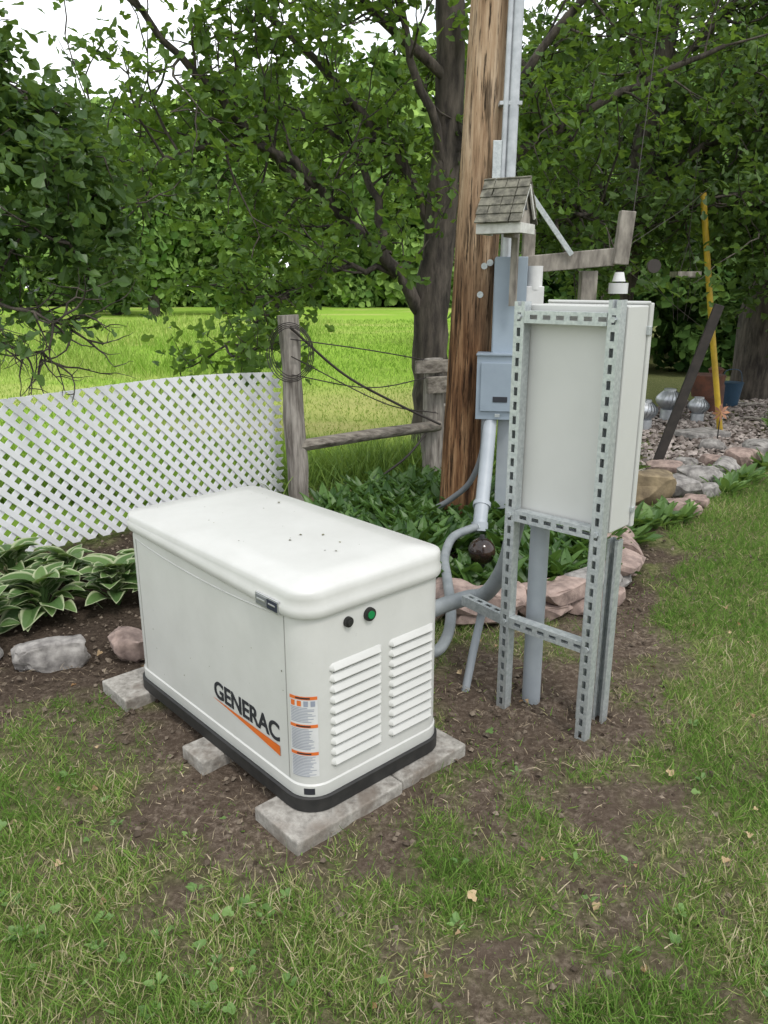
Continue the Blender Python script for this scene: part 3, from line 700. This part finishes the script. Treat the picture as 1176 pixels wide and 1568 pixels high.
# ---------------------------------------------------------------- fences
m_fw=pmat('fence_wood',(.36,.33,.295),(.11,.095,.082),.95,scale=20,stretch=(1.5,1.5,.18),bs=1,bd=.012)
m_fwh=pmat('fence_rail_wood',(.30,.27,.23),(.10,.085,.07),.95,scale=20,stretch=(.18,1.5,1.5),bs=1,bd=.012)
def post(x,y,h,r,top=None,lean=(0,0)):
    mb=MB(); zs=np.linspace(-.1,h,9)
    pts=[(x+lean[0]*z+RNG.normal(0,.003),y+lean[1]*z,z) for z in zs]
    mb.tube(pts,[r*(1+.06*math.sin(z*5)) for z in zs],10,0,True,wob=.09)
    return mb.build('wooden_fence_post',[m_fw],sharp=50)
post(-.645,5.68,1.38,.078,lean=(-.03,0)); post(.40,6.28,1.02,.085); post(.48,6.5,.62,.08)
mb=MB(); mb.tube([(-.66,5.66,.43),(-.1,5.93,.47),(.45,6.18,.50)],[.05,.045,.042],8,0,True,wob=.12)
mb.build('wooden_fence_rail',[m_fwh],sharp=50)
mb=MB(); mb.box((.47,6.16,.83),(.30,.04,.13),Rz(rad(28))); mb.box((.40,6.16,.97),(.34,.04,.10),Rz(rad(25))); mb.build('wooden_fence_rail',[m_fwh],bevel=.006)
m_wire=pmat('wire',(.05,.042,.038),None,.6,.3,bs=0)
mb=MB()
def barbed(pts,r,barb=True):
    P=smooth_path(pts,8); mb.tube(P,r,5,0)
    if barb:
        for i in range(2,len(P),2):
            for k in range(2):
                d=RNG.normal(0,1,3); d/=np.linalg.norm(d); mb.tube([P[i]-d*.020,P[i],P[i]+d*.020],.002,3,0)
barbed([(-.66,5.58,1.30),(-.3,5.8,.95),(.1,6.0,.70),(.45,6.1,.52)],.010,False)
barbed([(-.66,5.58,.97),(-.1,5.88,.84),(.42,6.18,.90)],.0045)
barbed([(.4,6.18,.52),(.2,6.0,.30),(.0,5.9,.16)],.009,False)
barbed([(-.66,5.58,1.22),(-.1,5.85,1.12),(.42,6.18,1.0)],.0045)
barbed([(-.66,5.58,1.10),(0,5.9,.72),(.42,6.18,.60)],.0045)
# coil of old wire hung on the post
for k in range(4):
    cc=np.array([-.66,5.575,1.18]); P=[]
    for i in range(25):
        a=i/24*2*math.pi; P.append(cc+np.array([(.13+.012*k)*math.cos(a),-.012*k+.03*math.sin(a*2+k),(.17+.012*k)*math.sin(a)-.05]))
    mb.tube(P,.0035,4,0,False)
mb.build('barbed_wire',[m_wire])
m_lat=pmat('white_vinyl',(.72,.73,.745),(.67,.68,.69),.5,scale=5,bs=0)
A=np.array([-.80,5.90]); D=np.array([-2.26,4.24])-A; D/=np.linalg.norm(D); Nn=np.array([D[1],-D[0]])
mb=MB(); Lp,H=4.4,.95; hw=.035*1.414/2; pit=.072*1.414
def pt(x,z,o):
    zz=z+.02*np.sin(x*2.1)*(z/H)
    q=A+D*x+Nn*(o+.03*math.sin(x*1.7)*(z/H)); return (q[0],q[1],zz+.005+.018*x)
for lay,sg in ((0,1),(1,-1)):
    o=.0 if lay==0 else .0085; c=-H-1
    while c<Lp+H+1:
        z0,z1=0.,H
        if sg>0: xa=lambda z:c+z
        else: xa=lambda z:c-z
        if sg>0: z0=max(z0,-c); z1=min(z1,Lp-c)
        else: z0=max(z0,c-Lp); z1=min(z1,c)
        if z1-z0>.02:
            V=[];k=6
            for i in range(k+1):
                z=z0+(z1-z0)*i/k
                for dx in(-hw,hw):
                    for oo in(o-.0038,o+.0038): V.append(pt(xa(z)+dx,z,oo))
            F=[]
            for i in range(k):
                b=i*4; F+=[(b,b+4,b+6,b+2),(b+1,b+3,b+7,b+5),(b,b+1,b+5,b+4),(b+2,b+6,b+7,b+3)]
            F+=[(0,2,3,1),(k*4,k*4+1,k*4+3,k*4+2)]
            mb.raw(V,F,0)
        c+=pit
mb.build('lattice_fence',[m_lat])

# ---------------------------------------------------------------- rocks
def rock(name,c,size,mat,seed,sub=4,rough=.28,rot=0,sq=.62,tilt=0):
    bm=bmesh.new(); bmesh.ops.create_icosphere(bm,subdivisions=sub,radius=1)
    rr=random.Random(seed); planes=[]
    for i in range(9):
        d=Vector((rr.gauss(0,1),rr.gauss(0,1),rr.gauss(0,.8))).normalized(); planes.append((d,rr.uniform(.62,.85)))
    for v in bm.verts:
        p=v.co.copy(); n=mnoise.fractal(p*1.1+Vector((seed*3.1,seed,0)),1,2,5)
        q=Vector((math.copysign(abs(p.x)**sq,p.x),math.copysign(abs(p.y)**sq,p.y),math.copysign(abs(p.z)**sq,p.z)))
        for d,h in planes:
            e=q.dot(d)-h*1.12
            if e>0: q-=d*e*.85
        q*=(1+rough*n*.7)
        q+=q.normalized()*mnoise.fractal(p*5+Vector((seed,0,0)),1,2,4)*.04
        v.co=Vector((q.x*size[0]/1.8,q.y*size[1]/1.8,q.z*size[2]/1.8))
    me=bpy.data.meshes.new(name); bm.to_mesh(me); bm.free()
    for p in me.polygons: p.use_smooth=True
    me.materials.append(mat); me.set_sharp_from_angle(angle=rad(28))
    o=bpy.data.objects.new(name,me); scene.collection.objects.link(o); o.location=c; o.rotation_euler=(tilt,0,rot); return o
m_pink=pmat('pink_fieldstone',(.38,.285,.245),(.16,.115,.10),.9,scale=14,bs=.9,bd=.012,detail=8)
m_grey=pmat('grey_fieldstone',(.36,.34,.32),(.13,.12,.115),.9,scale=14,bs=.9,bd=.012,detail=8)
m_tan=pmat('tan_fieldstone',(.30,.235,.14),(.12,.09,.055),.9,scale=9,bs=.9,bd=.012,detail=8)
rock('garden_rock',(-1.46,3.08,.035),(.28,.15,.14),m_grey,3,rot=.35)
rock('garden_rock',(-1.78,3.1,.03),(.16,.14,.14),m_grey,5)
rock('garden_rock',(-1.12,3.16,.035),(.18,.15,.15),m_pink,8)
edge=smooth_path([(.05,3.66,0),(.45,3.52,0),(.85,3.60,0),(1.12,3.80,0),(1.32,4.12,0),(1.42,4.5,0),(1.38,4.95,0)],10)
edge=np.array(edge); seg=np.r_[0,np.cumsum(np.linalg.norm(np.diff(edge,axis=0),axis=1))]
for lv in range(2):
    q=-.1*lv;i=0
    while q<seg[-1]-.1:
        ln=RNG.uniform(.20,.38); qq=q+ln/2; x=np.interp(qq,seg,edge[:,0]); y=np.interp(qq,seg,edge[:,1])
        x2=np.interp(qq+.05,seg,edge[:,0]); y2=np.interp(qq+.05,seg,edge[:,1]); a=math.atan2(y2-y,x2-x)
        rock('garden_edging_stone',(x+RNG.normal(0,.012),y+RNG.normal(0,.012)+.02*lv,.035+lv*.078),(ln*1.02,.20+RNG.uniform(0,.06),.088),(m_pink if RNG.random()<.65 else m_grey),i*2+lv+11,sub=3,rough=.10,rot=a+RNG.normal(0,.10),sq=.34,tilt=RNG.normal(0,.05))
        q+=ln; i+=1
border=[(1.72,5.25,.20),(1.98,5.72,.36),(2.30,5.9,.30),(2.15,5.35,.22),(2.62,6.2,.30),(2.95,6.55,.28),(3.3,6.95,.30),(3.65,7.3,.3),(2.55,5.9,.2),(2.45,6.6,.22),(4.1,7.7,.3),(1.65,5.6,.2),(3.0,6.9,.2),(2.75,6.9,.16),(3.3,7.6,.2),(2.35,5.6,.16)]
for i,(x,y,s) in enumerate(border):
    m=m_tan if i==1 else (m_grey if i%3 else m_pink)
    rock('border_rock',(x,y,s*.2),(s*1.25,s*.85,s*(.85 if i==1 else .55)),m,i+40,sub=3,rot=RNG.uniform(0,3),sq=.55)
n=9000; x=RNG.uniform(1.8,6.2,n); y=RNG.uniform(5.6,11.,n)
line=y-(x*1.02+3.65); k=(line>0)&(line<3.0)&(x>1.9); x=x[k];y=y[k];n=len(x)
mb=MB(); ang=RNG.uniform(0,6.28,n)
ico=[(0,0,.8),(1,0,.15),(.3,.75,.3),(-.8,.55,.1),(-.8,-.5,.25),(.3,-.85,.1)]
mb.scatter(ico,[(0,1,2),(0,2,3),(0,3,4),(0,4,5),(0,5,1)],np.stack([x,y,np.full(n,.0)],1),np.stack([RNG.normal(0,.3,n),RNG.normal(0,.3,n),np.ones(n)],1),np.stack([np.cos(ang),np.sin(ang),np.zeros(n)],1),RNG.uniform(.018,.05,n),0)
mb.build('river_pebbles',[diffmat('pebble',(.10,.08,.07),(.44,.385,.355))])

# ---------------------------------------------------------------- plants
def hosta_leaf_template(nu=5,nv=8):
    V=[];E=[];F=[]
    for j in range(nv+1):
        t=j/nv; w=.34*math.sin(math.pi*min(1,t**.8*.98+.02))**.75*(1-.15*t)
        for i in range(nu):
            s=(i/(nu-1)-.5)*2
            V.append((s*w,t,-.55*t*t+.28*t+.10*abs(s)*math.sin(math.pi*t)+.012*math.sin(9*t)*s)); E.append(max(abs(s)*.95,t**6))
    for j in range(nv):
        for i in range(nu-1): a=j*nu+i; F.append((a,a+1,a+nu+1,a+nu))
    return V,F,E
hv,hf,he=hosta_leaf_template(7,8)
m_hosta=leafmat('hosta_leaf',(.06,.125,.038),(.13,.22,.065),.25,edge=(.40,.45,.27))
def hosta(x,y,r,n):
    mb=MB(); ang=RNG.uniform(0,6.28,n); inner=RNG.random(n)
    el=.25+.9*(1-inner); tip=np.stack([np.cos(ang),np.sin(ang),el],1)
    nr=np.stack([-np.cos(ang)*el*.8,-np.sin(ang)*el*.8,np.ones(n)],1)+RNG.normal(0,.22,(n,3))
    st=np.stack([np.cos(ang)*r*.35*inner,np.sin(ang)*r*.35*inner,.06+.10*(1-inner)],1)
    pos=np.array([x,y,0])+st
    mb.scatter(hv,hf,pos,nr,tip,RNG.uniform(.55,1.1,n)*r*.78,0,edge=he)
    for p in pos: mb.tube([(x,y,-.01),tuple((p+np.array([x,y,0]))/2+np.array([0,0,.01])),tuple(p)],.004,4,0,False)
    return mb.build('hosta_plant',[m_hosta])
for (x,y,r,n) in ((-1.38,3.72,.24,44),(-1.70,3.58,.25,46),(-1.98,3.42,.26,44),(-1.72,3.95,.24,36),(-1.30,4.0,.22,30),(-2.2,3.70,.25,34),(-2.05,4.0,.24,30),(-1.15,3.75,.18,22),(-1.85,3.28,.20,28)): hosta(x,y,r,n)
lv=[];lf=[];nv=6
for j in range(nv+1):
    t=j/nv; w=.15*math.sin(math.pi*min(1,t*.93+.05))**.8
    lv+=[(-w,t,.05-.35*t*t),(0,t,-.35*t*t),(w,t,.05-.35*t*t)]
for j in range(nv):
    a=j*3; lf+=[(a,a+1,a+4,a+3),(a+1,a+2,a+5,a+4)]
m_lily=leafmat('lily_leaf',(.024,.066,.016),(.11,.21,.05),.24,rough=.4)
n=3400; x=RNG.uniform(-.6,1.4,n); y=RNG.uniform(3.75,6.1,n)
k=((x-.5)/1.0)**2+((y-4.9)/1.2)**2<1; k&=~((x<.25)&(y<4.1)); k&=((x-.5)**2+(y-4.2)**2>.05)
x=x[k];y=y[k];n=len(x); mb=MB(); ang=RNG.uniform(0,6.28,n)
el=RNG.uniform(.9,3.2,n)
tip=np.stack([np.cos(ang),np.sin(ang),el],1); nr=np.stack([-np.cos(ang)*el,-np.sin(ang)*el,np.ones(n)],1)+RNG.normal(0,.25,(n,3))
mb.scatter(lv,lf,np.stack([x,y,np.full(n,.0)],1),nr,tip,RNG.uniform(.14,.27,n),0)
mb.build('lily_groundcover',[m_lily])
# low leafy plants around the rock border
mb=MB()
for (cx,cy,rr_,m) in ((1.62,5.0,.14,70),(1.85,5.1,.12,60),(2.05,5.2,.10,40),(3.0,6.35,.14,60),(2.75,6.0,.10,40),(3.5,6.8,.14,60),(3.9,7.3,.18,70),(1.55,4.75,.12,50),(4.4,8.0,.2,80),(4.6,8.6,.25,90),(5.0,9.2,.3,120),(2.2,7.6,.25,120),(1.9,6.6,.25,120),(2.4,8.6,.3,140)):
    ang=RNG.uniform(0,6.28,m); rad_=rr_*np.sqrt(RNG.random(m))
    mb.scatter(lv,lf,np.stack([cx+np.cos(ang)*rad_,cy+np.sin(ang)*rad_,np.zeros(m)],1),np.stack([-np.cos(ang),-np.sin(ang),np.full(m,.6)],1)+RNG.normal(0,.2,(m,3)),np.stack([np.cos(ang)*.7,np.sin(ang)*.7,np.ones(m)],1)+RNG.normal(0,.3,(m,3)),RNG.uniform(.06,.16,m)*(1+rr_),0,widths=RNG.uniform(.9,1.6,m))
mb.build('border_plants',[leafmat('border_leaf',(.05,.11,.03),(.16,.27,.07),.25)])
n=5200; t_=RNG.random(n); x=-.9+2.6*t_+RNG.normal(0,.15,n); y=6.35+.45*(x+.8)*.8+RNG.normal(0,.22,n)
h=RNG.uniform(.10,.34,n)*(.5+fbm(x,y,2,3))
blades('fence_weeds',x,y,h,RNG.uniform(.006,.014,n),leafmat('weed_blade',(.07,.15,.03),(.24,.36,.08),.3),RNG.random(n),lean=.45)
mb=MB()
for i in range(70):
    cx=RNG.uniform(-1.4,1.5); cy=RNG.uniform(1.2,2.6)
    if RNG.random()<.55: cx=RNG.uniform(-1.1,-.2); cy=RNG.uniform(1.2,1.75)
    w_=(cx-loc[0])*S_[0]+(cy-loc[1])*S_[1]; s_=(cx-loc[0])*L_[0]+(cy-loc[1])*L_[1]
    if (-.2<w_<.8 and -.2<s_<1.3) or soil_amount(np.array([cx]),np.array([cy]))[0]>.55: continue
    m=RNG.integers(4,11); ang=RNG.uniform(0,6.28,m)
    mb.scatter(clump_v,clump_f,np.stack([cx+np.cos(ang)*.006,cy+np.sin(ang)*.006,RNG.uniform(.006,.016,m)],1),np.stack([-np.cos(ang)*.5,-np.sin(ang)*.5,np.ones(m)],1)+RNG.normal(0,.15,(m,3)),np.stack([np.cos(ang),np.sin(ang),np.full(m,.35)],1),RNG.uniform(.012,.028,m),0,widths=RNG.uniform(.5,.9,m))
mb.build('lawn_weeds',[leafmat('weed_leaf',(.08,.16,.04),(.17,.28,.08),.2)])
n=36; x=np.r_[RNG.uniform(-1.2,-.2,30),RNG.uniform(-.2,1.4,6)]; y=np.r_[RNG.uniform(1.25,2.2,30),RNG.uniform(1.3,2.6,6)]; ang=RNG.uniform(0,6.28,n)
w_=(x-loc[0])*S_[0]+(y-loc[1])*S_[1]; s_=(x-loc[0])*L_[0]+(y-loc[1])*L_[1]; k=~((w_>-.15)&(w_<.8)&(s_>-.15)&(s_<1.3))
mb=MB(); sz=RNG.uniform(.014,.036,n)
mb.scatter(leaf_v,leaf_f,np.stack([x,y,RNG.uniform(.012,.03,n)],1)[k],np.stack([RNG.normal(0,.4,n),RNG.normal(0,.4,n),np.ones(n)],1)[k],np.stack([np.cos(ang),np.sin(ang),np.zeros(n)],1)[k],sz[k],0,widths=(1.6*np.ones(n))[k])
mb.build('fallen_leaves',[leafmat('fresh_leaf',(.10,.19,.05),(.20,.31,.10),.25)])

# ---------------------------------------------------------------- yard items on the right
mb=MB(); mb.tube([(3.79,8.6,-.05),(3.52,8.55,1.2),(3.26,8.5,2.48)],.032,12,0); mb.build('yellow_pole',[pmat('yellow_paint',(.55,.37,.03),(.40,.26,.03),.5,scale=10,bs=0)])
mb=MB(); mb.box((2.665,6.85,.70),(.085,.03,1.5),Ry(rad(16))); mb.build('dark_leaning_board',[pmat('tarred_wood',(.035,.028,.024),(.015,.012,.011),.8)],bevel=.004)
m_al=pmat('vent_aluminium',(.56,.58,.60),(.38,.40,.43),.4,.6,bs=0)
def turbine(x,y,s):
    mb=MB(); mb.tube([(x,y,0),(x,y,.14*s)],.10*s,18,0)
    for i in range(20):
        a=i/20*6.283; V=[]
        for j in range(7):
            t=j/6; r=(.07+.10*math.sin(math.pi*t))*s; z=(.14+.24*t)*s
            for da in(0,.30): V.append((x+r*math.cos(a+da+t*.4),y+r*math.sin(a+da+t*.4),z))
            V[-1]=(x+(r*.9)*math.cos(a+.30+t*.4),y+(r*.9)*math.sin(a+.30+t*.4),z)
        mb.raw(V,[(2*j,2*j+1,2*j+3,2*j+2) for j in range(6)],0,.5,True)
    mb.tube([(x,y,.37*s),(x,y,.40*s)],.075*s,18,0)
    return mb.build('turbine_roof_vent',[m_al])
turbine(3.45,9.35,.95); turbine(3.75,9.2,.75); turbine(2.95,8.7,.85)
m_rust=pmat('rusty_steel',(.16,.06,.035),(.07,.035,.025),.8)
mb=MB(); mb.tube([(3.98,9.6,.25),(3.98,9.6,.52)],[.16,.22],18,0)
for a in range(3): mb.tube([(3.98+.12*math.cos(a*2.1),9.6+.12*math.sin(a*2.1),.27),(3.98+.2*math.cos(a*2.1),9.6+.2*math.sin(a*2.1),0)],.012,6,0)
mb.build('fire_bowl',[m_rust])
mb=MB(); mb.tube([(4.65,10.4,.0),(4.65,10.4,.28),(4.65,10.4,.33)],[.10,.14,.15],18,0); mb.tube(smooth_path([(4.51,10.4,.32),(4.56,10.4,.48),(4.74,10.4,.48),(4.79,10.4,.32)],5),.006,5,0); mb.build('blue_bucket',[pmat('blue_plastic',(.03,.07,.12),None,.4,bs=0)])
# rusty milk can with lid
mb=MB(); mb.tube([(4.25,10.0,0),(4.25,10.0,.34),(4.25,10.0,.44),(4.25,10.0,.50),(4.25,10.0,.54)],[.13,.13,.08,.08,.10],18,0); mb.tube([(4.25,10.0,.54),(4.25,10.0,.57)],[.10,.06],18,0); mb.build('milk_can',[m_rust])
mb=MB(); mb.box((3.45,8.3,.03),(.5,.35,.06),Rz(.4)); mb.build('stepping_stone',[m_grey],bevel=.01)
# pinwheel flower ornament
po=empty('pinwheel_ornament',(3.52,8.05,0))
mb=MB(); mb.tube([(0,0,-.02),(0,0,.30)],.006,6,0); mb.build('stem',[m_blk],parent=po)
mb=MB(); 
for i in range(8):
    a=i/8*6.283; d=np.array([math.cos(a),0,math.sin(a)]); e=np.array([-math.sin(a),.25,math.cos(a)])
    mb.raw([np.array([0,-.01,.30]),np.array([0,-.01,.30])+d*.06+e*.022,np.array([0,-.01,.30])+d*.10,np.array([0,-.01,.30])+d*.05-e*.012],[(0,1,2,3)],0)
mb.build('blades',[pmat('pinwheel_copper',(.45,.22,.12),(.25,.12,.08),.5,.3,bs=0)],parent=po)
# shepherd hooks
m_iron=pmat('black_iron',(.03,.03,.03),None,.5,.4,bs=0)
for (x,y,hh) in ((4.35,8.6,1.5),(4.75,9.0,.9)):
    mb=MB(); mb.tube(smooth_path([(x,y,-.05),(x,y,hh*.5),(x,y,hh),(x+.06,y,hh+.10),(x+.16,y,hh+.08),(x+.18,y,hh-.04)],6),.009,6,0); mb.build('shepherd_hook',[m_iron])
mb=MB(); mb.tube([(5.15,8.35,-.05),(5.10,8.35,.42)],.035,8,0,True,wob=.1); mb.build('garden_stake',[m_oldw])
mb=MB()
for i in range(9):
    x0=RNG.uniform(3.6,5.0); y0=x0*1.02+4.2+RNG.uniform(0,1.6); a=RNG.uniform(0,3.14); l=RNG.uniform(.15,.45)
    mb.tube([(x0,y0,.04),(x0+l*.5*math.cos(a),y0+l*.5*math.sin(a),.06),(x0+l*math.cos(a),y0+l*math.sin(a),.04)],[.018,.014,.008],6,0)
mb.build('driftwood_sticks',[m_oldw])
fd=empty('bird_feeder',(2.98,8.0,1.66))
mb=MB()
for sx in(-1,1):
    for sy in(-1,1): mb.tube([(sx*.10,sy*.10,.0),(0,0,.32)],.003,4,0); mb.tube([(sx*.10,sy*.10,.0),(sx*.05,sy*.05,-.42)],.002,4,0)
mb.tube([(0,0,.32),(0,0,1.5)],.003,4,0)
mb.build('chains',[m_wire],parent=fd)
mb=MB(); mb.box((0,0,0),(.22,.22,.012))
for sx in(-1,1): mb.box((sx*.108,0,.025),(.012,.228,.045)); mb.box((0,sx*.108,.0262),(.203,.012,.045))
mb.build('tray',[m_oldw],parent=fd)
mb=MB()
for a,b,r in (((1.66,5.5,2.05),(2.1,6.5,5.0),.003),((1.66,5.5,1.85),(3.4,8.5,2.6),.0025),((1.66,5.5,1.75),(3.0,7.5,1.2),.0025)): mb.tube([a,tuple((np.array(a)+np.array(b))/2-np.array([0,0,.03])),b],r,4,0)
mb.tube([(2.0,6.0,1.72),(2.0,6.03,1.72)],.05,14,0)
mb.build('guy_wire',[m_wire])

# ---------------------------------------------------------------- world, sun, camera
w=bpy.data.worlds.new('World'); scene.world=w; w.use_nodes=True; nt=w.node_tree; nt.nodes.clear()
out=nt.nodes.new('ShaderNodeOutputWorld'); bg=nt.nodes.new('ShaderNodeBackground'); sky=nt.nodes.new('ShaderNodeTexSky'); sky.sky_type='NISHITA'; sky.sun_disc=False
sky.sun_elevation=rad(58); sky.sun_rotation=rad(150); sky.air_density=1.2; sky.dust_density=2
tc=nt.nodes.new('ShaderNodeTexCoord'); nz=nt.nodes.new('ShaderNodeTexNoise'); nz.inputs['Scale'].default_value=2.2; nz.inputs['Detail'].default_value=3; nt.links.new(tc.outputs['Generated'],nz.inputs['Vector'])
f=ramp(nt,nz.outputs['Fac'],[(.35,.72),(.6,.98)])
c=mixc(nt,f,sky.outputs[0],(11.3,11.6,11.9))
nt.links.new(c,bg.inputs[0]); bg.inputs[1].default_value=.15; nt.links.new(bg.outputs[0],out.inputs[0])
sd=bpy.data.lights.new('sun','SUN'); sd.energy=1.5; sd.angle=rad(12); sd.color=(1,.96,.90); so=bpy.data.objects.new('sun',sd); scene.collection.objects.link(so)
el,az=rad(58),rad(150)
sv=Vector((math.sin(az)*math.cos(el),math.cos(az)*math.cos(el),math.sin(el))); so.rotation_euler=sv.to_track_quat('Z','Y').to_euler()
cd=bpy.data.cameras.new('camera'); cam=bpy.data.objects.new('camera',cd); scene.collection.objects.link(cam); scene.camera=cam
cd.sensor_fit='VERTICAL'; cd.sensor_height=24; cd.lens=24*1184/1568; cd.clip_start=.05; cd.clip_end=2000
cam.location=(0,0,1.6); cam.rotation_euler=(rad(90-16.5),0,0)
scene.view_settings.view_transform='Standard'; scene.view_settings.look='None'; scene.view_settings.exposure=0
